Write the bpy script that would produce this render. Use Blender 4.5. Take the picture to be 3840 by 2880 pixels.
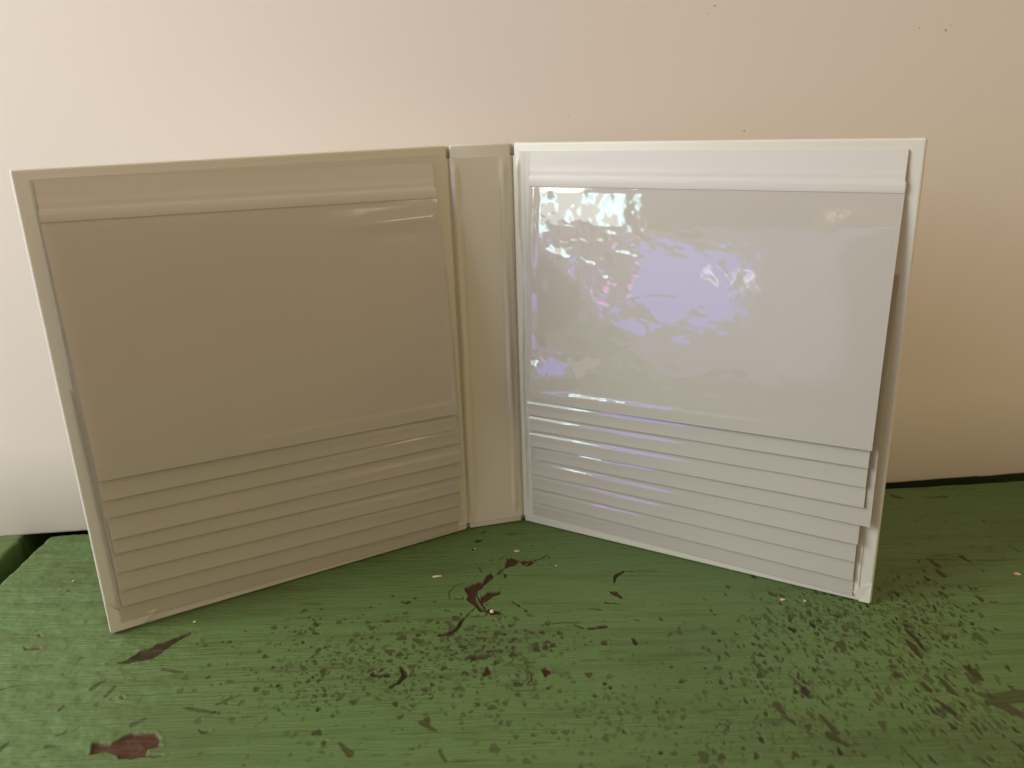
import bpy, bmesh, math, random
import numpy as np
from mathutils import Matrix, Vector

for o in list(bpy.data.objects):
    bpy.data.objects.remove(o)
sc = bpy.context.scene
COL = sc.collection

# ------------------------------------------------------------------ camera
FR, PITCH, ROLL = 0.80525, 0.322866, -0.034106       # focal length / frame width, tilt down, roll
CAM = np.array([0.0, 0.0, 0.20467])
fw = np.array([0, math.cos(PITCH), -math.sin(PITCH)])
r0 = np.array([1.0, 0, 0]); u0 = np.cross(r0, fw)
rt = math.cos(ROLL) * r0 + math.sin(ROLL) * u0
upv = -math.sin(ROLL) * r0 + math.cos(ROLL) * u0
cd = bpy.data.cameras.new('camera'); cam = bpy.data.objects.new('camera', cd); COL.objects.link(cam)
cd.sensor_width = 36; cd.lens = FR * 36; cd.clip_start = 0.01; cd.clip_end = 50
M = Matrix.Identity(4)
for i in range(3):
    M[i][0] = rt[i]; M[i][1] = upv[i]; M[i][2] = -fw[i]; M[i][3] = CAM[i]
cam.matrix_world = M
cd.dof.use_dof = True; cd.dof.focus_distance = 0.40; cd.dof.aperture_fstop = 20
sc.camera = cam

# ------------------------------------------------------------------ light
world = bpy.data.worlds.new('World'); sc.world = world; world.use_nodes = True
bg = world.node_tree.nodes['Background']
# the room seen as a plain surround: pale ceiling above, darker floor and furniture below
wt = world.node_tree
wtc = wt.nodes.new('ShaderNodeTexCoord'); wsx = wt.nodes.new('ShaderNodeSeparateXYZ'); wt.links.new(wtc.outputs['Generated'], wsx.inputs[0])
wcr = wt.nodes.new('ShaderNodeValToRGB'); wcr.color_ramp.interpolation = 'EASE'
wcr.color_ramp.elements[0].position = 0.32; wcr.color_ramp.elements[0].color = (0.33, 0.225, 0.12, 1)
wcr.color_ramp.elements[1].position = 0.92; wcr.color_ramp.elements[1].color = (1.0, 0.755, 0.475, 1)
wmr = wt.nodes.new('ShaderNodeMapRange'); wmr.inputs[1].default_value = -1; wt.links.new(wsx.outputs[2], wmr.inputs[0])
wt.links.new(wmr.outputs[0], wcr.inputs[0]); wt.links.new(wcr.outputs[0], bg.inputs[0])
wxr = wt.nodes.new('ShaderNodeMapRange'); wxr.inputs[1].default_value = -1; wxr.inputs[3].default_value = 0.20; wxr.inputs[4].default_value = 1.12
wt.links.new(wsx.outputs[0], wxr.inputs[0]); wt.links.new(wxr.outputs[0], bg.inputs[1])      # the wall facing the window is the brighter one

def area(name, loc, target, sx, sy, radiance, col):
    l = bpy.data.lights.new(name, 'AREA'); l.shape = 'RECTANGLE'; l.size = sx; l.size_y = sy
    l.energy = radiance * math.pi * sx * sy; l.color = col       # W = pi * L * A for a Lambertian panel
    o = bpy.data.objects.new(name, l); COL.objects.link(o)
    d = Vector(target) - Vector(loc)
    o.matrix_world = Matrix.Translation(loc) @ d.to_track_quat('-Z', 'Y').to_matrix().to_4x4()
    return o
# the window to the left of the table: sky above, garden below; bright things seen through it
area('window_sky', (-0.90, 0.04, 0.62), (-0.05, 0.34, 0.10), 0.50, 0.50, 12.2, (0.965, 0.98, 1.0))
area('window_garden', (-1.35, -0.25, 0.45), (0, -0.20, 0.40), 0.80, 0.38, 4.6, (0.88, 1.0, 0.93))
area('sky_glint', (-1.33, -0.65, 0.45), (0, 0.36, 0.15), 0.09, 0.40, 9.0, (0.55, 0.92, 1.0))
area('blue_cloth_light', (-1.35, -0.93, 0.03), (0, 0.36, 0.10), 0.34, 0.36, 3.4, (0.13, 0.15, 1.0))
area('veil_light', (-1.38, -1.00, -0.02), (0, 0.36, 0.10), 0.75, 0.70, 0.9, (0.62, 0.60, 0.95))  # dim lavender panel added to spread a soft veil over the film
area('red_cloth_light', (-1.33, -0.735, 0.10), (0, 0.36, 0.10), 0.05, 0.08, 6.0, (1.0, 0.16, 0.13))
area('white_cloth_light', (-1.33, -1.14, 0.04), (0, 0.36, 0.10), 0.03, 0.04, 7.0, (1.0, 0.97, 0.95))
# shaded lamps of the room: one on the right, one behind the photographer
area('room_lamp', (1.05, -0.50, 0.40), (-0.05, 0.36, 0.10), 0.22, 0.13, 4.5, (1.0, 0.80, 0.58))
area('room_lamp', (-0.75, -0.85, 0.34), (0.10, 0.33, 0.08), 0.10, 0.05, 4.0, (1.0, 0.80, 0.58))

vs = sc.view_settings
vs.view_transform = 'Standard'; vs.look = 'None'; vs.gamma = 1; vs.exposure = 0; vs.use_curve_mapping = False
sc.render.engine = 'CYCLES'
sc.cycles.transparent_max_bounces = 24

# ------------------------------------------------------------------ photograph pixel -> place
def ray(x, y):
    d = fw * (FR * 3840) + rt * (x - 1920) + upv * (1440 - y)
    return d / np.linalg.norm(d)
def ground(x, y, z=0.0):
    d = ray(x, y); return CAM + d * ((z - CAM[2]) / d[2])
def zq(p, ox, oy):
    return ox + p[0] * 960 / 2212, oy + p[1] * 960 / 2212

# ------------------------------------------------------------------ noise
class VN:
    def __init__(s, seed):
        r = np.random.RandomState(seed); s.t = r.rand(256, 256)
    def __call__(s, x, y):
        xi = np.floor(x).astype(int); yi = np.floor(y).astype(int)
        fx = x - xi; fy = y - yi
        fx = fx * fx * fx * (fx * (fx * 6 - 15) + 10); fy = fy * fy * fy * (fy * (fy * 6 - 15) + 10)
        a = s.t[xi & 255, yi & 255]; b = s.t[(xi + 1) & 255, yi & 255]
        c = s.t[xi & 255, (yi + 1) & 255]; d = s.t[(xi + 1) & 255, (yi + 1) & 255]
        return ((a * (1 - fx) + b * fx) * (1 - fy) + (c * (1 - fx) + d * fx) * fy) * 2 - 1
def fbm(n, x, y, oct=3):
    v = 0; a = 1; t = 0
    for k in range(oct):
        v = v + a * n(x * 2 ** k + 17.3 * k, y * 2 ** k + 5.1 * k); t += a; a *= 0.5
    return v / t
def sstep(a, b, x):
    t = np.clip((x - a) / (b - a), 0, 1); return t * t * (3 - 2 * t)

# ------------------------------------------------------------------ materials
def mat(name, col, rough=0.6, spec=0.4):
    m = bpy.data.materials.new(name); m.use_nodes = True
    b = m.node_tree.nodes['Principled BSDF']
    b.inputs['Base Color'].default_value = (*col, 1); b.inputs['Roughness'].default_value = rough
    b.inputs['Specular IOR Level'].default_value = spec
    return m, m.node_tree, b
def noise_node(nt, scale, detail=4, vec=None, rough=0.55):
    n = nt.nodes.new('ShaderNodeTexNoise'); n.inputs['Scale'].default_value = scale
    n.inputs['Detail'].default_value = detail; n.inputs['Roughness'].default_value = rough
    if vec: nt.links.new(vec, n.inputs['Vector'])
    return n
def coords(nt, scale=(1, 1, 1)):
    t = nt.nodes.new('ShaderNodeTexCoord'); m = nt.nodes.new('ShaderNodeMapping')
    m.inputs['Scale'].default_value = scale; nt.links.new(t.outputs['Object'], m.inputs[0])
    return m.outputs[0]
def bump(nt, b, h, strength, dist):
    n = nt.nodes.new('ShaderNodeBump'); n.inputs['Strength'].default_value = strength
    n.inputs['Distance'].default_value = dist
    nt.links.new(h, n.inputs['Height']); nt.links.new(n.outputs[0], b.inputs['Normal']); return n
def mix(nt, fac, a, b, mode='MIX'):
    n = nt.nodes.new('ShaderNodeMix'); n.data_type = 'RGBA'; n.blend_type = mode
    for s, v in ((0, fac), (6, a), (7, b)):
        if hasattr(v, 'links'): nt.links.new(v, n.inputs[s])
        elif s == 0: n.inputs[0].default_value = v
        else: n.inputs[s].default_value = (*v, 1)
    return n.outputs[2]
def math_n(nt, op, a, b=None, clamp=False):
    n = nt.nodes.new('ShaderNodeMath'); n.operation = op; n.use_clamp = clamp
    for s, v in ((0, a), (1, b)):
        if v is None: continue
        if hasattr(v, 'links'): nt.links.new(v, n.inputs[s])
        else: n.inputs[s].default_value = v
    return n.outputs[0]

def cloudy(name, c1, c2, rough, spec, scale, bscale, bstr, bdist):
    m, nt, b = mat(name, c1, rough, spec)
    n = noise_node(nt, scale, 4, coords(nt))
    nt.links.new(mix(nt, n.outputs[0], c1, c2), b.inputs['Base Color'])
    h = noise_node(nt, bscale, 3, coords(nt))
    bump(nt, b, h.outputs[0], bstr, bdist)
    return m
M_cover = cloudy('cover_vinyl', (0.67, 0.65, 0.575), (0.63, 0.605, 0.52), 0.42, 0.45, 30, 700, 0.25, 0.0003)
M_liner = cloudy('liner_paper', (0.65, 0.62, 0.56), (0.61, 0.58, 0.51), 0.55, 0.35, 25, 900, 0.15, 0.0002)
M_cloth = cloudy('hinge_vinyl', (0.66, 0.635, 0.545), (0.62, 0.59, 0.495), 0.24, 0.5, 30, 250, 0.08, 0.0004)
M_page = cloudy('page_paper', (0.555, 0.52, 0.465), (0.52, 0.485, 0.425), 0.60, 0.2, 18, 1100, 0.12, 0.0002)
M_strip = cloudy('strip_plastic', (0.65, 0.61, 0.565), (0.61, 0.57, 0.52), 0.38, 0.45, 20, 500, 0.1, 0.0002)

def film_mat(name, rough):
    m = bpy.data.materials.new(name); m.use_nodes = True; nt = m.node_tree
    nt.nodes.clear()
    out = nt.nodes.new('ShaderNodeOutputMaterial')
    tr = nt.nodes.new('ShaderNodeBsdfTransparent'); tr.inputs[0].default_value = (0.975, 0.975, 0.975, 1)
    gl = nt.nodes.new('ShaderNodeBsdfGlossy'); gl.inputs['Roughness'].default_value = rough
    lw = nt.nodes.new('ShaderNodeLayerWeight'); lw.inputs[0].default_value = 0.5      # Schlick, the same from both sides
    fac = math_n(nt, 'ADD', math_n(nt, 'MULTIPLY', math_n(nt, 'POWER', lw.outputs['Facing'], 5.0), 0.85), 0.072, True)
    vec = coords(nt)
    h = noise_node(nt, 150, 5, vec, 0.62)
    bp = nt.nodes.new('ShaderNodeBump'); bp.inputs['Strength'].default_value = 0.07; bp.inputs['Distance'].default_value = 0.0004
    nt.links.new(h.outputs[0], bp.inputs['Height'])
    nt.links.new(bp.outputs[0], gl.inputs['Normal'])
    ms = nt.nodes.new('ShaderNodeMixShader')
    nt.links.new(fac, ms.inputs[0]); nt.links.new(tr.outputs[0], ms.inputs[1]); nt.links.new(gl.outputs[0], ms.inputs[2])
    nt.links.new(ms.outputs[0], out.inputs[0])
    return m
M_film = film_mat('clear_film', 0.055); M_film_dull = film_mat('clear_film_scuffed', 0.13)

# green paint over brown wood; the mesh attribute "wear" says where paint is missing (r), worn thin (g), cracked or gouged (b)
def paint_mat(name, use_attr=True):
    m, nt, b = mat(name, (0.15, 0.27, 0.11), 0.50, 0.28)
    v1 = coords(nt, (1, 1, 1)); v2 = coords(nt, (12, 160, 40)); v3 = coords(nt, (60, 900, 200))
    big = noise_node(nt, 9, 5, v1); streak = noise_node(nt, 1.0, 5, v2, 0.65); fine = noise_node(nt, 1.0, 4, v3, 0.65)
    mid = noise_node(nt, 120, 4, v1)
    c = mix(nt, big.outputs[0], (0.076, 0.150, 0.046), (0.116, 0.170, 0.058))
    sm = nt.nodes.new('ShaderNodeMapRange'); sm.inputs[1].default_value = 0.50; sm.inputs[2].default_value = 0.72
    nt.links.new(streak.outputs[0], sm.inputs[0])
    c = mix(nt, math_n(nt, 'MULTIPLY', sm.outputs[0], 0.75), c, (0.066, 0.084, 0.025))
    sm2 = nt.nodes.new('ShaderNodeMapRange'); sm2.inputs[1].default_value = 0.52; sm2.inputs[2].default_value = 0.75
    nt.links.new(mid.outputs[0], sm2.inputs[0])
    c = mix(nt, math_n(nt, 'MULTIPLY', sm2.outputs[0], 0.30), c, (0.105, 0.185, 0.080))
    rough = None
    if use_attr:
        at = nt.nodes.new('ShaderNodeAttribute'); at.attribute_name = 'wear'
        sp = nt.nodes.new('ShaderNodeSeparateColor'); nt.links.new(at.outputs[0], sp.inputs[0])
        worn = mix(nt, mid.outputs[0], (0.036, 0.037, 0.011), (0.046, 0.035, 0.012))
        c = mix(nt, sp.outputs[1], c, worn)
        bare = mix(nt, streak.outputs[0], (0.068, 0.025, 0.009), (0.050, 0.023, 0.009))
        c = mix(nt, sp.outputs[0], c, bare)
        c = mix(nt, sp.outputs[2], c, (0.022, 0.012, 0.008))
    nt.links.new(c, b.inputs['Base Color'])
    h = math_n(nt, 'ADD', math_n(nt, 'MULTIPLY', streak.outputs[0], 0.7), math_n(nt, 'MULTIPLY', fine.outputs[0], 0.5))
    bump(nt, b, h, 1.0, 0.0012)
    return m
M_paint = paint_mat('green_paint')
M_paint2 = paint_mat('green_paint_plain', False)

# ------------------------------------------------------------------ mesh helpers
def link(name, me, m, parent=None, smooth=True):
    o = bpy.data.objects.new(name, me); COL.objects.link(o)
    if m: me.materials.append(m)
    if parent: o.parent = parent
    if smooth and len(me.polygons): me.polygons.foreach_set('use_smooth', [True] * len(me.polygons))
    return o
def grid_mesh(name, P):
    ny, nx = P.shape[:2]
    me = bpy.data.meshes.new(name)
    idx = np.arange(nx * ny).reshape(ny, nx)
    q = np.stack([idx[:-1, :-1], idx[:-1, 1:], idx[1:, 1:], idx[1:, :-1]], -1).reshape(-1, 4)
    me.vertices.add(nx * ny); me.vertices.foreach_set('co', P.reshape(-1).astype(np.float32))
    me.loops.add(q.size); me.loops.foreach_set('vertex_index', q.reshape(-1).astype(np.int32))
    me.polygons.add(len(q)); me.polygons.foreach_set('loop_start', np.arange(0, q.size, 4, dtype=np.int32))
    me.update(calc_edges=True); return me
def slab_mesh(name, F, B):
    """closed sheet: F front grid, B back grid (same shape)"""
    ny, nx = F.shape[:2]; n = nx * ny
    V = np.concatenate([F.reshape(-1, 3), B.reshape(-1, 3)])
    idx = np.arange(n).reshape(ny, nx); faces = []
    for j in range(ny - 1):
        for i in range(nx - 1):
            a, b, c, d = idx[j, i], idx[j, i + 1], idx[j + 1, i + 1], idx[j + 1, i]
            faces.append((a, b, c, d)); faces.append((a + n, d + n, c + n, b + n))
    ring = list(idx[0, :]) + list(idx[1:, -1]) + list(idx[-1, -2::-1]) + list(idx[-2:0:-1, 0])
    for k in range(len(ring)):
        a, b = ring[k], ring[(k + 1) % len(ring)]
        faces.append((b, a, a + n, b + n))
    me = bpy.data.meshes.new(name)
    me.from_pydata([tuple(map(float, v)) for v in V], [], [tuple(map(int, f)) for f in faces])
    bm = bmesh.new(); bm.from_mesh(me); bmesh.ops.recalc_face_normals(bm, faces=bm.faces)
    for e in bm.edges:
        if len(e.link_faces) == 2 and e.calc_face_angle() > 0.8: e.smooth = False
    bm.to_mesh(me); bm.free(); me.update(); return me
def prism_mesh(name, corners, bev=0.0, seg=3):
    """corners: 8 points (4 front ccw, 4 back)"""
    bm = bmesh.new(); v = [bm.verts.new(tuple(c)) for c in corners]
    for f in ((0, 1, 2, 3), (7, 6, 5, 4), (0, 4, 5, 1), (1, 5, 6, 2), (2, 6, 7, 3), (3, 7, 4, 0)):
        bm.faces.new([v[i] for i in f])
    bmesh.ops.recalc_face_normals(bm, faces=bm.faces)
    if bev: bmesh.ops.bevel(bm, geom=list(bm.edges), offset=bev, segments=seg, profile=0.5, affect='EDGES')
    me = bpy.data.meshes.new(name); bm.to_mesh(me); bm.free(); return me

# ------------------------------------------------------------------ wall
WD = np.array([1.0, 0.0526, 0.0]); WD /= np.linalg.norm(WD)
WN = np.array([WD[1], -WD[0], 0.0])                           # towards the room
W0 = np.array([0.0, 0.4032, 0.0])
nz = VN(3)
xs = np.concatenate([[-1.6, -0.8, -0.4], np.arange(-0.32, 0.34, 0.002), [0.4, 0.8, 1.6]])
bot = 0.0002 + 0.0014 * sstep(0.16, 0.30, xs) + 0.0006 * fbm(nz, xs * 60, xs * 0 + 1.5, 4)
bot += np.where(xs < -0.235, -0.0010 * sstep(-0.235, -0.27, xs), 0)
rows = []
for k, z in enumerate([None, 0.0012, 0.05, 0.3, 0.8, 1.6]):
    zz = bot if z is None else (bot + z if z < 0.02 else np.full_like(xs, z))
    p = W0[None, :] + xs[:, None] * WD[None, :]; p = p.copy(); p[:, 2] = zz
    if z is None: p = p - WN[None, :] * 0.0008                # eased lower arris
    rows.append(p)
F = np.array(rows); B = F - WN * 0.12
mw, nt, b = mat('wall_paint', (0.82, 0.77, 0.70), 0.6, 0.3)
n1 = noise_node(nt, 3.0, 4, coords(nt)); n2 = noise_node(nt, 220, 3, coords(nt))
c = mix(nt, n1.outputs[0], (0.84, 0.772, 0.712), (0.795, 0.727, 0.665))
def wallpt(x, y):
    d = ray(x, y); t = ((W0 - CAM) @ WN) / (d @ WN); return CAM + d * t
geo = nt.nodes.new('ShaderNodeTexCoord')
for (px, py, r) in [(2680, 22, 0.0007), (2791, 491, 0.0007), (3547, 113, 0.0009), (3448, 104, 0.0005), (2131, 432, 0.0004), (2655, 50, 0.0004), (3566, 95, .0004)]:
    p = wallpt(px, py)
    dn = nt.nodes.new('ShaderNodeVectorMath'); dn.operation = 'DISTANCE'; dn.inputs[1].default_value = p
    nt.links.new(geo.outputs['Object'], dn.inputs[0])
    mr = nt.nodes.new('ShaderNodeMapRange'); mr.inputs[1].default_value = r * 0.3; mr.inputs[2].default_value = r * 1.0
    mr.inputs[3].default_value = 0.5; mr.inputs[4].default_value = 0.0
    nt.links.new(dn.outputs['Value'], mr.inputs[0])
    c = mix(nt, mr.outputs[0], c, (0.07, 0.05, 0.04))
nt.links.new(c, b.inputs['Base Color'])
bump(nt, b, n2.outputs[0], 0.12, 0.0006)
wall = link('wall', slab_mesh('wall', F, B), mw)
wall['kind'] = 'structure'; wall['label'] = 'cream painted wall board behind the open album'

# ------------------------------------------------------------------ tabletop
table = bpy.data.objects.new('tabletop', None); COL.objects.link(table)
table['kind'] = 'structure'; table['label'] = 'green painted wooden tabletop with chipped and worn paint'
X0, X1, Y0, Y1 = -0.2465, 0.305, 0.195, 0.435
NX, NY = 1640, 540
gx = np.linspace(X0, X1, NX); gy = np.linspace(Y0, Y1, NY)
GX, GY = np.meshgrid(gx, gy)
bare = np.zeros_like(GX); worn = np.zeros_like(GX); dark = np.zeros_like(GX); rim = np.zeros_like(GX)
na, nb, nc_, nd = VN(11), VN(12), VN(13), VN(14)
JX = 0.0006 * fbm(na, GX * 700, GY * 700, 2); JY = 0.0008 * fbm(nb, GX * 600, GY * 600, 2)
def window(x0, x1, y0, y1, pad=0.004):
    i0 = max(0, int((x0 - pad - X0) / (X1 - X0) * (NX - 1))); i1 = min(NX, int((x1 + pad - X0) / (X1 - X0) * (NX - 1)) + 2)
    j0 = max(0, int((y0 - pad - Y0) / (Y1 - Y0) * (NY - 1))); j1 = min(NY, int((y1 + pad - Y0) / (Y1 - Y0) * (NY - 1)) + 2)
    return (slice(j0, j1), slice(i0, i1)) if i1 > i0 and j1 > j0 else None
def put(arr, w, m): arr[w] = np.maximum(arr[w], m)
def sd_poly(px, py, V):
    d = np.full(px.shape, 1e9); ins = np.zeros(px.shape, bool); n = len(V)
    for i in range(n):
        ax, ay = V[i]; bx, by = V[(i + 1) % n]
        ex, ey = bx - ax, by - ay; wx, wy = px - ax, py - ay
        t = np.clip((wx * ex + wy * ey) / (ex * ex + ey * ey + 1e-15), 0, 1)
        d = np.minimum(d, (wx - ex * t) ** 2 + (wy - ey * t) ** 2)
        cnd = (ay > py) != (by > py)
        with np.errstate(divide='ignore', invalid='ignore'):
            xi = ax + (py - ay) / (by - ay) * ex
        ins ^= cnd & (px < xi)
    d = np.sqrt(d); return np.where(ins, -d, d)
def poly(pts, ox, oy, chans, jit=0.5, soft=0.0003):
    V = [ground(*zq(p, ox, oy))[:2] for p in pts]; V = np.array(V)
    w = window(V[:, 0].min(), V[:, 0].max(), V[:, 1].min(), V[:, 1].max())
    if w is None: return
    sd = sd_poly(GX[w] + JX[w] * jit, GY[w] + JY[w] * jit, V)
    m = 1 - sstep(-soft, soft, sd)
    for a, s in chans: put(a, w, m * s)
    put(rim, w, (1 - sstep(0, 0.0012, np.abs(sd - 0.0006))) * 0.8)
def line(pts, widths, ox, oy, chans, jit=0.6, soft=0.00022):
    V = np.array([ground(*zq(p, ox, oy))[:2] for p in pts])
    w = window(V[:, 0].min(), V[:, 0].max(), V[:, 1].min(), V[:, 1].max())
    if w is None: return
    px, py = GX[w] + JX[w] * jit, GY[w] + JY[w] * jit; best = np.full(px.shape, 1e9)
    for i in range(len(V) - 1):
        ax, ay = V[i]; ex, ey = V[i + 1] - V[i]
        t = np.clip(((px - ax) * ex + (py - ay) * ey) / (ex * ex + ey * ey + 1e-15), 0, 1)
        r = (widths[i] * (1 - t) + widths[i + 1] * t) * 0.0005
        best = np.minimum(best, np.hypot(px - ax - ex * t, py - ay - ey * t) - r)
    m = 1 - sstep(-soft, soft, best)
    for a, s in chans: put(a, w, m * s)

# patches, read from the photograph
ZB, ZC, ZF, ZE, ZG = (0, 2160), (960, 2160), (1500, 1900), (2880, 2160), (2880, 1600)
poly([(780,1525),(795,1440),(850,1425),(960,1430),(1050,1385),(1110,1350),(1230,1340),(1340,1345),(1370,1380),(1390,1400),(1370,1440),(1400,1470),(1320,1480),(1275,1490),(1260,1535),(1410,1540),(1405,1552),(1250,1558),(1100,1570),(1035,1575),(1010,1540),(960,1510),(890,1495),(860,1520)], *ZB, [(bare, 1)])
poly([(1010,740),(1100,712),(1150,680),(1200,640),(1310,610),(1380,575),(1450,555),(1540,515),(1650,480),(1660,490),(1560,545),(1480,590),(1400,650),(1340,700),(1240,725),(1110,745)], *ZB, [(worn, 1), (bare, .2), (dark, .3)])
poly([(205,600),(240,610),(330,595),(365,610),(350,630),(220,632)], *ZB, [(bare, .8)])
poly([(325,490),(345,485),(362,505),(340,518)], *ZB, [(bare, .6)])
poly([(1720,1330),(1820,1330),(1790,1352),(1745,1352)], *ZB, [(bare, 1)])
poly([(1030,1040),(1050,1030),(1075,1045),(1055,1060)], *ZB, [(bare, .6)])
for a, c_, wd in [((800,960),(915,885),2.0), ((920,1020),(1000,940),2.2), ((1410,800),(1580,820),2.0), ((1620,1130),(1900,1175),2.0), ((0,965),(180,930),1.4),
                  ((0,1490),(80,1430),2.0), ((1150,1275),(1260,1225),2.6), ((400,1455),(480,1450),2.0), ((1880,1100),(2080,1020),1.6), ((520,1145),(550,1110),1.6), ((490,1370),(575,1335),1.2)]:
    line([a, c_], [wd, wd * 0.6], *ZB, [(worn, .75)])
brown = [(bare, 1), (dark, .35)]
for P_ in ([(555,705),(650,660),(720,640),(690,690),(660,730),(655,790),(690,850),(740,890),(760,910),(700,900),(650,845),(580,795),(590,750)],
           [(700,780),(760,735),(885,725),(850,760),(800,775),(760,810),(720,835),(690,810)],
           [(740,610),(790,575),(812,590),(760,640),(700,700),(670,740),(660,735),(700,680)],
           [(905,530),(910,490),(930,465),(920,445),(970,435),(1030,455),(1010,480),(960,510),(930,528)],
           [(1040,470),(1080,460),(1140,460),(1165,480),(1120,505),(1090,510),(1120,485),(1060,490)],
           [(760,880),(860,890),(890,905),(850,930),(780,930)]):
    poly(P_, *ZF, brown, 0.7)
blk = [(dark, .95)]
line([(740,610),(790,575),(800,610),(720,670),(660,740),(690,810),(740,880),(760,905)], [.6,1.0,.8,1.2,.8,.8,1.2,.6], *ZF, blk)
line([(580,795),(650,845),(700,895),(755,905)], [.6,1.1,1.4,.6], *ZF, blk)
line([(850,575),(870,545),(900,530)], [.8,1.0,.4], *ZF, blk)
line([(885,560),(915,580),(910,610)], [.5,1.1,.4], *ZF, blk)
line([(1060,490),(1100,505),(1160,480),(1120,460)], [.8,1.0,.8,.5], *ZF, blk)
line([(940,520),(990,500),(1040,470)], [.6,1.0,.6], *ZF, blk)
line([(350,1105),(430,1085),(500,1045),(530,985),(560,955)], [2.0,1.8,1.3,1.6,.5], *ZF, [(dark, .75), (bare, 1)])
line([(560,955),(650,870)], [.7,.5], *ZF, [(dark, .7)])
line([(610,938),(740,935),(760,910)], [.5,.7,1], *ZF, [(dark, .7)])
line([(480,788),(540,792),(555,775)], [.9,.9,.4], *ZF, blk)
line([(975,812),(1010,835),(1033,850)], [.7,1.0,1.0], *ZF, blk)
line([(1033,860),(1100,890)], [.6,.3], *ZF, [(worn, .6)])
line([(870,445),(900,420),(960,405)], [.6,.5,.3], *ZF, [(worn, .8)])
line([(1165,462),(1230,440),(1282,405)], [.8,.8,.5], *ZF, [(worn, .9), (dark, .3)])
line([(430,790),(425,735),(480,680),(560,650)], [.8,.8,.6,.4], *ZF, [(worn, .7)])
line([(690,520),(710,565)], [.8,.6], *ZF, [(worn, .9)])
line([(55,830),(90,815)], [1.6,1.6], *ZF, blk)
line([(400,885),(440,895)], [1.2,.8], *ZF, blk)
poly([(610,1310),(640,1280),(730,1260),(800,1270),(790,1290),(700,1315),(630,1325)], *ZF, [(bare, .75), (dark, .25)])
poly([(735,1390),(765,1375),(790,1410),(785,1450),(720,1468),(712,1445),(740,1420)], *ZF, [(bare, 1)])
poly([(1225,1400),(1265,1385),(1305,1410),(1300,1440),(1255,1470),(1245,1440)], *ZF, [(bare, 1), (dark, .4)])
line([(1310,1425),(1385,1435)], [.9,.4], *ZF, [(worn, .8)])
poly([(2000,1130),(2030,1130),(2060,1165),(2045,1195),(2020,1175)], *ZF, [(bare, .8), (dark, .5)])
line([(1850,650),(1862,600),(1890,575),(1940,550),(2020,555)], [.6,1.4,1.5,.9,.5], *ZF, [(dark, .85), (bare, 1)])
line([(2040,550),(2200,530)], [.4,.3], *ZF, [(worn, .8)])
line([(1740,545),(1860,565)], [.3,.4], *ZF, [(worn, .8)])
poly([(1815,730),(1880,725),(1925,770),(1912,792),(1870,770),(1820,745)], *ZF, [(bare, .9), (dark, .5)])
line([(1640,1050),(1780,1030)], [1.4,1.8], *ZF, [(dark, .7), (worn, 1)])
line([(1780,825),(1915,832)], [1.4,.4], *ZF, [(worn, 1), (dark, .3)])
line([(1620,880),(1740,885)], [.5,.9], *ZF, [(worn, .9)])
line([(1255,1010),(1400,995),(1560,995)], [.4,1.0,.7], *ZF, [(worn, .8)])
line([(1520,1020),(1580,1045)], [1.0,1.0], *ZF, [(worn, 1), (dark, .3)])
poly([(720,1160),(1780,1150),(1800,1190),(1760,1195)], *ZF, [(worn, .0)])
poly([(1730,1170),(1790,1150),(1800,1192),(1750,1185)], *ZF, [(worn, .9), (dark, .2)])
line([(1010,840),(1075,855),(1140,848)], [2.0,1.6,2.4], *ZC, [(dark, .9)])
line([(1258,790),(1290,850),(1235,915),(1150,955)], [1.6,2.4,1.4,.6], *ZC, [(dark, .7), (worn, 1)])
line([(1060,1370),(1105,1430),(1110,1480),(1060,1530)], [.3,.8,.8,.3], *ZF, [(worn, .7)])
line([(1100,1395),(1140,1440),(1140,1490),(1100,1535)], [.3,.8,.8,.3], *ZF, [(worn, .8), (dark, .2)])
line([(1440,1260),(1560,1330)], [3.0,1.0], *ZC, [(worn, .8)])
line([(930,735),(1030,800)], [.6,.4], *ZC, [(worn, .8)])
poly([(570,1440),(590,1410),(625,1415),(605,1455),(580,1465)], *ZC, [(bare, .55)])
line([(730,1440),(820,1530)], [1.2,3.0], *ZC, [(worn, .8)])
line([(1590,1500),(1640,1590)], [1.5,1.2], *ZC, [(worn, .7)])
for c_, rx, ry in [((722,215),30,12), ((672,290),45,15), ((636,360),14,18)]:
    poly([(c_[0]-rx,c_[1]+ry*.6),(c_[0],c_[1]-ry*.5),(c_[0]+rx,c_[1]-ry),(c_[0]+rx*.6,c_[1]+ry*.5),(c_[0]-rx*.3,c_[1]+ry)], *ZF, [(worn, 1), (dark, .55)], .3)
line([(1790,100),(1805,97)], [1.4,1.0], *ZE, blk); line([(1930,215),(1985,218)], [1.0,1.2], *ZE, blk)
line([(1200,430),(1220,438)], [1.2,1.0], *ZE, blk)
line([(2065,1015),(2180,1075)], [.4,.5], *ZG, [(dark, .7)])
line([(1350,605),(1530,600)], [.6,2.2], *ZG, [(worn, .8), (dark, .3)])
line([(1380,1130),(1460,1195)], [1,3.0], *ZG, [(worn, .9)])
line([(1460,1235),(1520,1285)], [2,2.4], *ZG, [(worn, .9)])
line([(1670,1120),(1745,1160)], [2.6,.6], *ZG, [(worn, .9), (dark, .2)])
line([(1070,590),(1140,610)], [2,3.0], *ZG, [(worn, .8)])
poly([(1165,525),(1215,545),(1290,600),(1350,715),(1300,690),(1240,630)], *ZE, [(worn, 1)])
line([(1190,450),(1270,520),(1340,610)], [1.4,2.0,1.6], *ZE, [(worn, 1), (dark, .35)])
poly([(1450,850),(1520,880),(1600,960),(1670,1040),(1590,1015),(1540,960)], *ZE, [(worn, .9)])
line([(1700,770),(1770,815),(1835,880)], [2,3.5,2.5], *ZE, [(worn, 1)])
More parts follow.
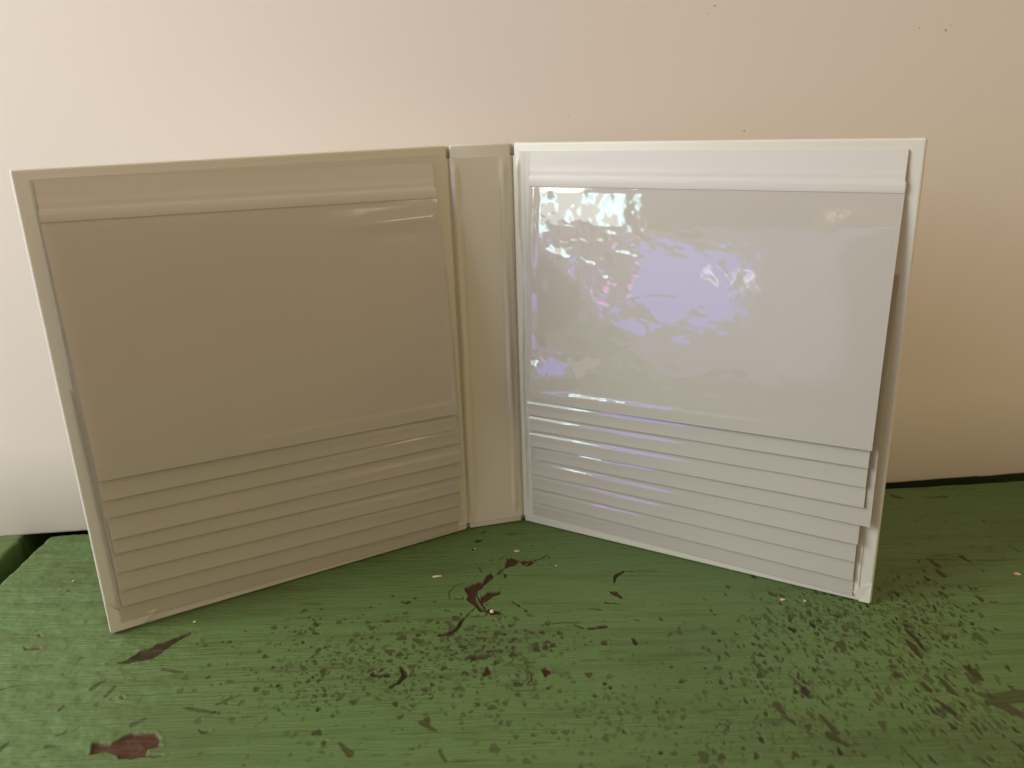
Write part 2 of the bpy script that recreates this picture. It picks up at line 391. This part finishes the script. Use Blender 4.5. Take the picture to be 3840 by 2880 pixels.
line([(1450,1060),(1560,1130),(1630,1185)], [1.0,2.4,1.2], *ZE, [(worn, 1)])
line([(1330,910),(1400,980)], [1.5,2.5], *ZE, [(worn, 1)])
line([(1820,1010),(1960,1050),(2212,1030)], [2,5,7], *ZE, [(worn, .75)])
line([(1900,1080),(2060,1120),(2150,1170)], [2,5,4], *ZE, [(worn, .75), (bare, .2)])
line([(2090,1150),(2212,1200)], [2,4], *ZE, [(worn, .7)])
line([(1160,1470),(1320,1640)], [1.4,1.6], *ZE, [(worn, .7)])
line([(540,1370),(690,1460)], [3.5,1.0], *ZE, [(worn, .95)])
line([(460,1200),(590,1340)], [1.5,3.0], *ZE, [(worn, .9)])
line([(80,1100),(180,1240)], [3.0,1.2], *ZE, [(worn, .85)])
poly([(280,945),(340,950),(375,990),(345,1040),(300,1000)], *ZE, [(worn, 1), (dark, .35)])
poly([(220,960),(260,980),(260,1020),(235,1010)], *ZE, [(worn, 1), (dark, .35)])
poly([(180,430),(240,440),(255,470),(225,490),(180,455)], *ZE, [(worn, 1), (dark, .45)])
poly([(360,400),(395,390),(415,430),(395,450)], *ZE, [(worn, 1), (dark, .5)])

# scattered small spots
rng = random.Random(4)
def spot(gxc, gyc, a, b_, ang, chans, k=0.17):
    w = window(gxc - max(a, b_) * 1.6, gxc + max(a, b_) * 1.6, gyc - max(a, b_) * 1.6, gyc + max(a, b_) * 1.6, 0.001)
    if w is None: return
    dx = GX[w] - gxc + JX[w] * .3; dy = GY[w] - gyc + JY[w] * .3
    c_, s_ = math.cos(ang), math.sin(ang)
    p = (dx * c_ + dy * s_) / a; q_ = (-dx * s_ + dy * c_) / b_
    th = np.arctan2(q_, p); f1, f2 = rng.uniform(0, 6.28), rng.uniform(0, 6.28)
    r = np.hypot(p, q_) / (1 + k * np.sin(2 * th + f1) * .6 + k * np.sin(3 * th + f2))
    e = 0.25 * 0.0008 / min(a, b_)
    m = 1 - sstep(1 - e, 1 + e, r)
    for arr, s in chans: put(arr, w, m * s)
taken = []
def zone(n, cx, cy, sx, sy, amm, asp, angdeg, aj, st, dk=0.1, rot=0.0):
    for _ in range(int(n * 1.9)):
        g1, g2 = rng.gauss(0, 1), rng.gauss(0, 1)
        px = cx + sx * g1 * math.cos(rot) - sy * g2 * math.sin(rot)
        py = cy + sx * g1 * math.sin(rot) + sy * g2 * math.cos(rot)
        g = ground(px, py)
        if g[1] > Y1 or py < 1800: continue
        a = amm * (0.00049) * math.exp(rng.gauss(0, .40)); s = st * rng.uniform(.35, 1.1)
        if any((g[0] - q0) ** 2 * asp + (g[1] - q1) ** 2 / asp < (0.52 * (a + q2)) ** 2 for q0, q1, q2 in taken): continue
        taken.append((g[0], g[1], a))
        ch = [(worn, min(1, s))]
        if rng.random() < dk: ch.append((dark, rng.uniform(.25, .55)))
        spot(g[0], g[1], a, a / asp * math.exp(rng.gauss(0, .2)), math.radians(angdeg + rng.gauss(0, aj)), ch)
zone(430, 1450, 2490, 300, 95, 1.55, 1.25, 80, 50, .85, .05)
zone(150, 1830, 2400, 130, 55, 2.1, 1.3, 100, 45, .95, .08)
zone(60, 1100, 2650, 260, 110, 1.4, 1.3, 60, 50, .55, .03)
zone(70, 700, 2600, 300, 130, 1.7, 1.7, 60, 40, .45, .03)
zone(60, 450, 2250, 260, 130, 1.2, 1.6, 40, 50, .5, .12)
zone(220, 2300, 2700, 330, 110, 1.5, 1.3, 80, 45, .60, .03)
zone(90, 2350, 2420, 260, 100, 1.0, 1.5, 30, 50, .55, .12)
zone(230, 2950, 2500, 170, 170, 2.4, 1.9, 93, 14, .85, .16)
zone(150, 3060, 2290, 110, 60, 2.0, 1.8, 95, 16, .85, .18)
zone(200, 3480, 2320, 95, 70, 2.4, 2.2, 96, 12, .9, .16, .5)
zone(330, 3480, 2520, 260, 80, 3.0, 2.7, 93, 9, .95, .14, .75)
zone(110, 3300, 2560, 260, 150, 2.0, 2.2, 93, 14, .75, .10)
zone(120, 2900, 2720, 250, 90, 2.2, 1.8, 95, 18, .7, .08)
zone(60, 3600, 2780, 200, 60, 4.0, 3.0, 93, 14, .65, .05)
zone(60, 3600, 2050, 160, 110, 1.3, 1.8, 130, 50, .6, .12)
zone(35, 1900, 2080, 220, 70, 1.1, 1.6, 20, 50, .55, .10)
for (px, py) in [(2270, 2560), (2290, 2575), (2480, 2820), (1560, 2240), (1475, 2232), (1530, 2255), (2700, 2400)]:
    g = ground(px, py); spot(g[0], g[1], 0.0009, 0.0007, 0.5, [(worn, .9), (dark, .4)])
# patches where the paint film itself is rubbed brownish
low = sstep(.05, .55, fbm(nc_, GX * 16 + 3, GY * 22, 3))
gpx = ground(3500, 2790)
lowc = np.exp(-(((GX - gpx[0]) / .06) ** 2 + ((GY - gpx[1]) / .014) ** 2)) * .6
gb = ground(1840, 2400)
lowc += np.exp(-(((GX - gb[0]) / .022) ** 2 + ((GY - gb[1]) / .010) ** 2)) * .30
gl_ = ground(330, 2130)
lowc += np.exp(-(((GX - gl_[0]) / .02) ** 2 + ((GY - gl_[1]) / .012) ** 2)) * .35
streak = fbm(nd, GX * 45 + 2, GY * 900, 3)
worn = np.maximum(worn, np.clip(.22 * low + lowc, 0, 1) * (0.6 + .4 * streak))
worn = np.maximum(worn, .5 * sstep(.42, .62, fbm(VN(31), GX * 55, GY * 800 + GX * 25, 3)) * sstep(-.2, .4, fbm(VN(32), GX * 14, GY * 18, 2)))
# relief: brush marks along x, lumpy old paint at the left, chips recessed
lump = sstep(-0.10, -0.17, GX) * (fbm(VN(21), GX * 170, GY * 260, 3) * 0.0006 - 0.0004)
relief = 0.00006 * streak + 0.00005 * fbm(VN(22), GX * 120, GY * 500, 3) + lump
GZ = -0.00022 + relief - (0.00085 + .00018 * fbm(VN(81), GX * 260, GY * 420, 3)) * np.maximum(bare, dark * .9) - 0.00030 * worn * (worn > .3) + 0.00018 * rim * (1 - bare)
GZ = np.minimum(GZ, -0.00002)
ex = np.clip((X0 + 0.0035 - GX) / 0.0035, 0, 1); GZ = GZ - 0.0035 * (1 - np.sqrt(np.maximum(0, 1 - ex ** 2)))   # rounded arris
# back edge: stops just short of the wall and leaves a dark open joint
be = 0.3996 + 0.052 * GX + 0.0022 * sstep(0, -.2, GX) + 0.0007 * fbm(VN(71), GX * 90, GX * 0 + .5, 3)
over = GY - be
GZ = GZ - 0.002 * (1 - np.sqrt(np.maximum(0, 1 - np.clip((over + 0.002) / 0.002, 0, 1) ** 2))) - np.clip(over, 0, 1) * 3
GZ = np.maximum(GZ, -0.03)
GYe = np.minimum(GY, be)
me = grid_mesh('plank', np.stack([GX, GYe, GZ], -1))
at = me.color_attributes.new('wear', 'FLOAT_COLOR', 'POINT')
colr = np.stack([bare, worn, dark, np.ones_like(bare)], -1)
at.data.foreach_set('color', colr.reshape(-1).astype(np.float32))
plank = link('plank', me, M_paint, table)

def box(name, x0, x1, y0, y1, z0, z1, m, parent, bev=0.0):
    c = [(x0, y0, z1), (x1, y0, z1), (x1, y1, z1), (x0, y1, z1), (x0, y0, z0), (x1, y0, z0), (x1, y1, z0), (x0, y1, z0)]
    return link(name, prism_mesh(name, c, bev), m, parent, smooth=False)
box('plank', X0 + .002, X1, Y0, 0.382, -0.028, -0.0042, M_paint2, table)
box('plank', X0, 0.36, 0.06, Y0, -0.028, -0.0006, M_paint2, table)
box('plank', X1, 0.36, Y0, 0.413, -0.028, -0.0006, M_paint2, table)
box('gap_block', X0, 0.36, Y1, 0.60, -0.04, -0.0006, M_paint2, table)  # unseen block added behind the joint to keep it dark
# neighbouring board beyond the open joint, ragged paint on its arris
ys = np.concatenate([[0.06, 0.15], np.arange(0.20, 0.43, 0.0012), [0.60]])
nr = VN(41); rows = []
edge = -0.2592 - 0.0007 * fbm(nr, ys * 160, ys * 0 + .3, 3) - 0.0012 * sstep(.382, .392, ys)
for k, dx in enumerate([0.19, 0.06, 0.03, 0.016, 0.008, 0.004, 0.0018, 0.0004, 0.0, 0.0, 0.0]):
    zz = [0, 0, 0, 0, 0, 0, 0, -.0004, -.0014, -.012, -.028][k]
    rag = 0.0006 * fbm(VN(50 + k), ys * 300, ys * 0 + k, 3)
    zr = zz + (0.00035 * fbm(VN(43), ys * 220, ys * 0 + dx * 300, 3) if k < 8 else 0) - .0004
    rows.append(np.stack([edge - dx + rag, ys, zr + 0 * ys], -1))
F = np.array(rows)
me = grid_mesh('plank', F)
o = link('plank', me, M_paint2, table)
box('board', -0.45, 0.36, 0.06, 0.60, -0.06, -0.045, mat('gap_backing', (0.04, 0.03, 0.02), .8)[0], table)  # unseen dark backing added below the open joints so no light shows through

# ------------------------------------------------------------------ the album
R2 = np.array([0.003542, 0.386005, 0]); L2 = np.array([-0.024859, 0.379051, 0])
WID, HGT, TH = 0.1686, 0.190, 0.0027
aL, aS, aR = 3.644341, 3.381722, -0.530049
def frame(base, a):
    u = np.array([math.cos(a), math.sin(a), 0]); n = np.array([-math.sin(a), math.cos(a), 0])
    if n @ (CAM - base) < 0: n = -n
    return base, u, n
FL, FRt, FS = frame(L2, aL), frame(R2, aR), frame(R2, aS)
BASE = np.array([(R2[0] + L2[0]) / 2, (R2[1] + L2[1]) / 2, 0])
album = bpy.data.objects.new('photo_album', None); COL.objects.link(album); album.location = BASE
album['label'] = 'open white photo album standing upright with fanned clear plastic pocket pages'
album['category'] = 'photo album'
def at_(fr, u, v, d):
    b, U, N = fr; u, v, d = np.broadcast_arrays(np.asarray(u, float), np.asarray(v, float), np.asarray(d, float))
    P = b - BASE + u[..., None] * U + d[..., None] * N; P = P.copy(); P[..., 2] += v; return P
def uv(fr, px, py, off):
    b, U, N = fr; b = b + N * off; d = ray(px, py); t = ((b - CAM) @ N) / (d @ N); P = CAM + t * d
    return (P - b) @ U, P[2]
def board(name, fr, u0_, u1_, parent=album, m=M_cover):
    c = [at_(fr, u, v, d) for d in (0, -TH) for u, v in ((u0_, 0), (u1_, 0), (u1_, HGT), (u0_, HGT))]
    return link(name, prism_mesh(name, c, 0.0010, 4), m, parent)
def sheet(name, fr, u0_, u1_, v0, v1, dfn, th, m, parent, nu=30, nv=40):
    us = np.linspace(u0_, u1_, nu); vs_ = np.linspace(v0, v1, nv); U_, V_ = np.meshgrid(us, vs_)
    D = dfn(U_, V_)
    return link(name, slab_mesh(name, at_(fr, U_, V_, D + th), at_(fr, U_, V_, D)), m, parent)
cov_l = board('cover', FL, 0.0007, WID); cov_l['label'] = 'cover in shade, facing away from the window'
cov_r = board('cover', FRt, 0.0007, WID); cov_r['label'] = 'cover lit by the window'
spine = board('spine', FS, 0.0007, 0.02924 - 0.0007)
flat = lambda d: (lambda U_, V_: d + 0 * U_)
def turnin(name, fr, parent, seed):
    n = VN(seed)
    return sheet(name, fr, 0.004, 0.1632, 0.0036, 0.1862, lambda U_, V_: 0.00002 + 0.00008 * (1 + fbm(n, U_ * 60, V_ * 60, 2)), 0.00022, M_liner, parent, 40, 40)
turnin('liner', FL, cov_l, 5); turnin('liner', FRt, cov_r, 6)
# corner folds of the covering
def fold(fr, parent, pts, lift):
    F_ = [at_(fr, u, v, 0.0005 + l) for (u, v), l in zip(pts, lift)]; B_ = [at_(fr, u, v, 0.0001 + l) for (u, v), l in zip(pts, lift)]
    bm = bmesh.new(); vf = [bm.verts.new(p) for p in F_]; vb = [bm.verts.new(p) for p in B_]; n = len(pts)
    bm.faces.new(vf); bm.faces.new(vb[::-1])
    for i in range(n): bm.faces.new((vf[i], vb[i], vb[(i + 1) % n], vf[(i + 1) % n]))
    bmesh.ops.recalc_face_normals(bm, faces=bm.faces)
    me = bpy.data.meshes.new('corner_fold'); bm.to_mesh(me); bm.free()
    link('corner_fold', me, M_cover, parent, smooth=False)
fold(FL, cov_l, [(.1682, .0006), (.1560, .0008), (.1520, .0030), (.1495, .0062), (.1600, .0060), (.1682, .0150)], [0, 0, .0002, .0007, .0002, 0])
fold(FRt, cov_r, [(.1682, .0006), (.1640, .0004), (.1612, .0046), (.1640, .0075), (.1682, .0100)], [0, 0, .0006, .0004, 0])

# vinyl hinge cloth that bridges cover, spine and cover
path = []
for u in np.linspace(0.0085, 0.0, 26): path.append(('L', u))
for u in np.linspace(0.0, 0.02924, 64)[1:]: path.append(('S', 0.02924 - u))
for u in np.linspace(0.0, 0.0062, 22)[1:]: path.append(('R', u))
nh = VN(61); vsn = np.linspace(0.0034, 0.1843, 120); Fg = []; Bg = []
s_arc = [0]; prev = None; pts2 = []
for k, u in path:
    fr = {'L': FL, 'S': FS, 'R': FRt}[k]
    pts2.append((fr[0] + fr[1] * u)[:2])
pts2 = np.array(pts2); seg = np.r_[0, np.cumsum(np.hypot(*np.diff(pts2, axis=0).T))]
tg = np.gradient(pts2, axis=0); nn = np.stack([tg[:, 1], -tg[:, 0]], -1); nn /= np.linalg.norm(nn, axis=1)[:, None]
if nn[50] @ (CAM[:2] - pts2[50]) < 0: nn = -nn
sL, sR = 0.0085, 0.0085 + 0.02924
for v in vsn:
    nvv = lambda f, o_: fbm(nh, np.array([v * f]), np.array([o_]), 2)[0]
    end = float(sstep(0.0, 0.012, v - 0.0034) * sstep(0.0, 0.006, 0.1843 - v))
    aLh = (0.0007 + 0.0005 * nvv(24, .3) + .0005 * math.exp(-((v - .168) / .014) ** 2)) * end
    cL = 0.0024 + 0.0008 * nvv(30, 8.1)
    aRh = (0.0005 + 0.0006 * nvv(26, 4.3)) * end; cR = -0.0042 + 0.0012 * nvv(34, 12.7)
    aRc = (0.0005 + 0.0007 * nvv(40, 22.3)) * end; cRc = 0.0030 + 0.0009 * nvv(45, 31.7)
    d = (0.00040 - 0.0009 * np.exp(-((seg - sL) / .0006) ** 2) - 0.0009 * np.exp(-((seg - sR) / .0006) ** 2)
         + max(0, aLh) * np.exp(-((seg - sL - cL) / .0012) ** 2) + max(0, aRh) * np.exp(-((seg - sR - cR) / .0014) ** 2)
         + max(0, aRc) * np.exp(-((seg - sR - cRc) / .0011) ** 2))
    p = pts2 + nn * d[:, None]; q_ = pts2 + nn * (d - .00025)[:, None]
    Fg.append(np.c_[p, np.full(len(p), v)] - BASE); Bg.append(np.c_[q_, np.full(len(p), v)] - BASE)
link('hinge_cloth', slab_mesh('hinge_cloth', np.array(Fg), np.array(Bg)), M_cloth, album)
Fw = []; Bw = []
for v in np.linspace(0.0005, HGT - 0.0006, 30):
    p = pts2 - nn * (TH + 0.00002); q_ = pts2 - nn * (TH + 0.0004)
    Fw.append(np.c_[p, np.full(len(p), v)] - BASE); Bw.append(np.c_[q_, np.full(len(p), v)] - BASE)
link('spine_wrap', slab_mesh('spine_wrap', np.array(Fw), np.array(Bw)), M_cover, album)
sheet('spine_insert', FS, 0.0062, 0.0240, 0.0075, 0.1725, flat(0.00035), 0.00018, M_cloth, album, 8, 10)

# pocket pages -----------------------------------------------------------
NP = 9; STEP = 0.0079
Lz = [(395,380),(430,555),(455,705),(510,880),(535,1000),(545,1165),(575,1310),(595,1440),(590,1578)]
Lr = [(1303,245),(1300,380),(1323,500),(1333,660),(1345,775),(1320,910),(1305,1030),(1320,1150),(1290,1240)]
Rl = [(150,245),(155,370),(175,500),(180,635),(235,750),(200,870),(215,990),(225,1110),(225,1220)]
Rr = [(1535,230),(1500,385),(1480,550),(1465,720),(1520,885),(1415,1030),(1390,1180),(1375,1335),(1370,1460)]
def make_pages(side):
    fr, parent = (FL, album) if side == 'L' else (FRt, album)
    sd = 100 if side == 'L' else 200
    gaps = [VN(sd + j) for j in range(NP)]
    wr = [VN(sd + 40 + j) for j in range(NP)]
    geo_ = []
    for i in range(NP):
        off = 0.0012 + (NP - 1 - i) * 0.00125
        if side == 'L':
            o_ = uv(fr, *zq(Lz[i], 200, 1650), off); n_ = uv(fr, *zq(Lr[i], 1160, 1450), off)
        else:
            o_ = uv(fr, *zq(Rr[i], 2600, 1600), off); n_ = uv(fr, *zq(Rl[i], 1900, 1400), off)
        geo_.append((n_, o_))                                # near hinge, outer
    def vb(i, U_):
        (un, vn), (uo, vo) = geo_[i]; return vn + (vo - vn) * (U_ - un) / (uo - un)
    HP = 0.1035
    def depth(i, U_, V_):
        if i == 0:      # the front page hangs in one smooth bow over the others
            x_ = np.maximum(0, (0.1735 - V_) / 0.064)
            return 0.0008 + 0.0077 * (1 - np.exp(-1.1 * x_)) / (1 - math.exp(-1.76))
        D = 0.00070 + 0 * U_
        for j in range(i + 1, NP):
            b_ = vb(j, U_); top = b_ + HP + 0.003
            g = 0.00070 + 0.00010 * (1 + fbm(gaps[j], U_ * 22, V_ * 22, 2)) + (0.0007 + 0.0003 * fbm(gaps[j], U_ * 14 + 9, 0 * V_ + j, 2)) * (1 - sstep(0.003, 0.018, V_ - b_))
            D = D + g * np.clip((top - V_) / STEP, 0, 1)
        return D
    for i in range(NP):
        (un, vn), (uo, vo) = geo_[i]
        nu, nv = (60, 60) if i == 0 else (40, 44)
        s, t = np.meshgrid(np.linspace(0, 1, nu), np.linspace(0, 1, nv))
        skew = (vo - vn) * 0.25
        U_ = un + (uo - un) * s + (skew * t * (1 if side == 'L' else 1)); V_ = vb(i, un + (uo - un) * s) + HP * t
        if i == 0: V_ = vb(0, un + (uo - un) * s) * (1 - t) + (0.1716 + (0.0032 * s - 0.0030 if side == 'L' else 0 * s)) * t
        D = depth(i, U_, V_)
        pg = link('page', slab_mesh('page', at_(fr, U_, V_, D + 0.00026), at_(fr, U_, V_, D)), M_page, parent)
        # clear film over the sheet
        nu, nv = (300, 220) if i == 0 else (110, 90)
        s, t = np.meshgrid(np.linspace(0.001, 0.999, nu), np.linspace(0.003, 0.995, nv) ** (1 if i == 0 else 2.2))
        U_ = un + (uo - un) * s + skew * t; b_ = vb(i, un + (uo - un) * s); V_ = b_ + HP * t
        if i == 0: V_ = b_ * (1 - t) + (0.1712 + (0.0032 * s - 0.0030 if side == 'L' else 0 * s)) * t
        D = depth(i, U_, V_) + 0.00034
        hb = V_ - b_
        r = VN(sd + 80 + i)
        amp = 0.5 + 0.5 * fbm(r, U_ * 18 + i * 7, 0 * V_ + i, 2)
        ctr = 0.0050 + 0.0010 * fbm(r, U_ * 12, 0 * V_ + 3.7, 2)
        fade = sstep(0.0, .12, s) * sstep(1.0, .88, s)
        hs = sstep(.75, .15, s)                              # the film stands off most towards the hinge
        D = D + (0.00005 + 0.00055 * np.clip(amp * 1.3 + .05, 0, 1) * hs) * np.exp(-((hb - ctr) / 0.0014) ** 2)
        if i == 0:
            w = wr[0]; edge = sstep(0, .02, s) * sstep(0, .03, t) * sstep(1, .97, t)
            if side == 'R':
                calm = 0.16 + 0.84 * sstep(0.85, 0.10, s)
                fine = sstep(.80, .30, s)
                wv = fbm(w, U_ * 26 + .3 * fbm(w, U_ * 25, V_ * 25, 1), V_ * 34, 1)
                crease = np.abs(fbm(VN(402), U_ * 16 + V_ * 14, V_ * 40 - U_ * 6, 2))
                D = D + edge * (calm * 0.00060 * (wv + .55) + (0.15 + .85 * fine) * (0.00019 * fbm(VN(403), U_ * 80, V_ * 95, 2)
                    + 0.00006 * fbm(VN(404), U_ * 200 + V_ * 60, V_ * 260, 2)) + 0.00005 * fine * (1 - sstep(0, .09, crease)))
                D = D + sstep(0, .006, s) * sstep(0, .03, t) * 0.0005 * np.exp(-((s - .018) / .011) ** 2) * np.clip(.7 + fbm(w, V_ * 75, V_ * 0 + 2, 3), 0, 2)
                D = D + 0.0021 * edge * np.exp(-((U_ - .014) / .013) ** 2 - ((V_ - .083) / .011) ** 2)
                D = D + 0.0005 * edge * sstep(.85, 1, s) * np.exp(-((V_ - 0.1585) / .0030) ** 2)
            else:
                wv = fbm(w, U_ * 16, V_ * 18, 2)
                D = D + edge * (0.00030 * (wv + .6) + sstep(.5, .1, s) * 0.00012 * fbm(VN(405), U_ * 60, V_ * 90, 2))
                D = D + 0.0007 * edge * sstep(.35, .10, s) * np.exp(-((V_ - 0.1605 + .02 * U_) / .0032) ** 2)
                D = D + 0.0003 * edge * np.exp(-((s - .018) / .012) ** 2) * (1 + fbm(w, V_ * 60, V_ * 0 + 2, 2)) * sstep(.85, .6, t)
        link('film', grid_mesh('film', at_(fr, U_, V_, D)), M_film if side == 'R' else M_film_dull, pg)
        if i == 0:
            # folded plastic rib and tape strip that bind the first page to the cover
            tp = lambda s_: 0.1716 + ((0.0032 * s_ - 0.0030) if side == 'L' else 0 * s_)
            nb_ = VN(sd + 99)
            s, t = np.meshgrid(np.linspace(0, 1, 60), np.linspace(0, 1, 10))
            U_ = un + (uo - un) * s + skew; V_ = tp(s) - 0.0006 + 0.0040 * t
            base = depth(0, U_, tp(s)) + 0.00030
            D = base + 0.00014 * np.sin(np.pi * np.clip(t * 1.05, 0, 1)) ** .6 * (1 + .15 * fbm(nb_, U_ * 60, V_ * 0, 2)) + .0002
            link('binding_rib', slab_mesh('binding_rib', at_(fr, U_, V_, D + .0002), at_(fr, U_, V_, np.minimum(D, base))), M_strip, pg)
            s, t = np.meshgrid(np.linspace(0, 1, 60), np.linspace(0, 1, 24))
            U_ = un + 0.0006 + (uo - un - .0010) * s + skew; V_ = tp(s) + 0.0020 + 0.0124 * t
            D = 0.00070 + 0.00075 * (1 - t) + .00005 * fbm(nb_, U_ * 30, V_ * 200, 2) + .00012 * np.exp(-((t - .30) / .12) ** 2) + .0003 * sstep(.25, 0, t)
            link('binding_strip', slab_mesh('binding_strip', at_(fr, U_, V_, D + .0002), at_(fr, U_, V_, D)), M_strip, pg)
make_pages('L'); make_pages('R')

# ------------------------------------------------------------------ crumbs on the table
M_cr = cloudy('cream_flake', (0.72, 0.62, 0.44), (0.60, 0.46, 0.30), .7, .2, 900, 900, .3, .0003)
M_tan = cloudy('tan_flake', (0.50, 0.34, 0.20), (0.60, 0.44, 0.28), .8, .2, 900, 900, .3, .0003)
def crumb(name, px, py, lx, ly, h, ang, m, label, cat, seed, group=None):
    r = random.Random(seed); g = ground(px, py); bm = bmesh.new()
    bmesh.ops.create_icosphere(bm, subdivisions=2, radius=1)
    for v in bm.verts:
        k = 1 + r.uniform(-.16, .16); v.co = (v.co.x * lx / 2 * k, v.co.y * ly / 2 * k, v.co.z * h / 2 * k)
    bmesh.ops.rotate(bm, verts=bm.verts, matrix=Matrix.Rotation(ang, 3, 'Z'))
    zmin = min(v.co.z for v in bm.verts)
    for v in bm.verts: v.co.z -= zmin
    me = bpy.data.meshes.new(name); bm.to_mesh(me); bm.free()
    o = link(name, me, m, None, smooth=False); o.location = (g[0], g[1], -0.0004)
    o['label'] = label; o['category'] = cat
    if group: o['group'] = group
G = 'tiny crumbs on the tabletop'
crumb('wood_sliver', 1637, 2161, .0046, .0010, .0007, .12, M_cr, 'long thin cream sliver of wood lying on the green paint', 'sliver', 1, G)
crumb('cream_chip', 1844, 2294, .0016, .0024, .0010, .1, M_cr, 'squarish cream chip lying at the lower end of the brown cracked patch', 'chip', 2, G)
crumb('tan_flake', 1938, 2065, .0026, .0020, .0005, .0, M_tan, 'round tan flake in front of the album spine above the cracked patch', 'flake', 3, G)
crumb('tan_flake', 2935, 2247, .0023, .0018, .0006, -.3, M_tan, 'larger of two tan flakes below the window-lit cover', 'flake', 4, G)
crumb('tan_flake', 3018, 2252, .0014, .0014, .0006, .2, M_tan, 'smaller of two tan flakes below the window-lit cover', 'flake', 5, G)
crumb('tan_flake', 3815, 2151, .0030, .0022, .0006, -.4, M_tan, 'tan flake alone on the bare stretch beyond the window-lit cover', 'flake', 6, G)
crumb('cream_crumb', 274, 2178, .0012, .0010, .0007, .3, M_cr, 'tiny cream crumb beside the shaded cover near the open board joint', 'crumb', 7, G)
crumb('cream_crumb', 730, 2331, .0014, .0010, .0007, .5, M_cr, 'tiny cream crumb under the shaded cover by the long gouge', 'crumb', 8, G)
crumb('cream_crumb', 1780, 2057, .0008, .0010, .0007, .5, M_cr, 'tiny cream crumb on a dark chip near the foot of the spine', 'crumb', 9, G)
crumb('cream_crumb', 2086, 2120, .0010, .0008, .0006, .5, M_cr, 'tiny cream crumb right of the upper end of the cracked patch', 'crumb', 10, G)
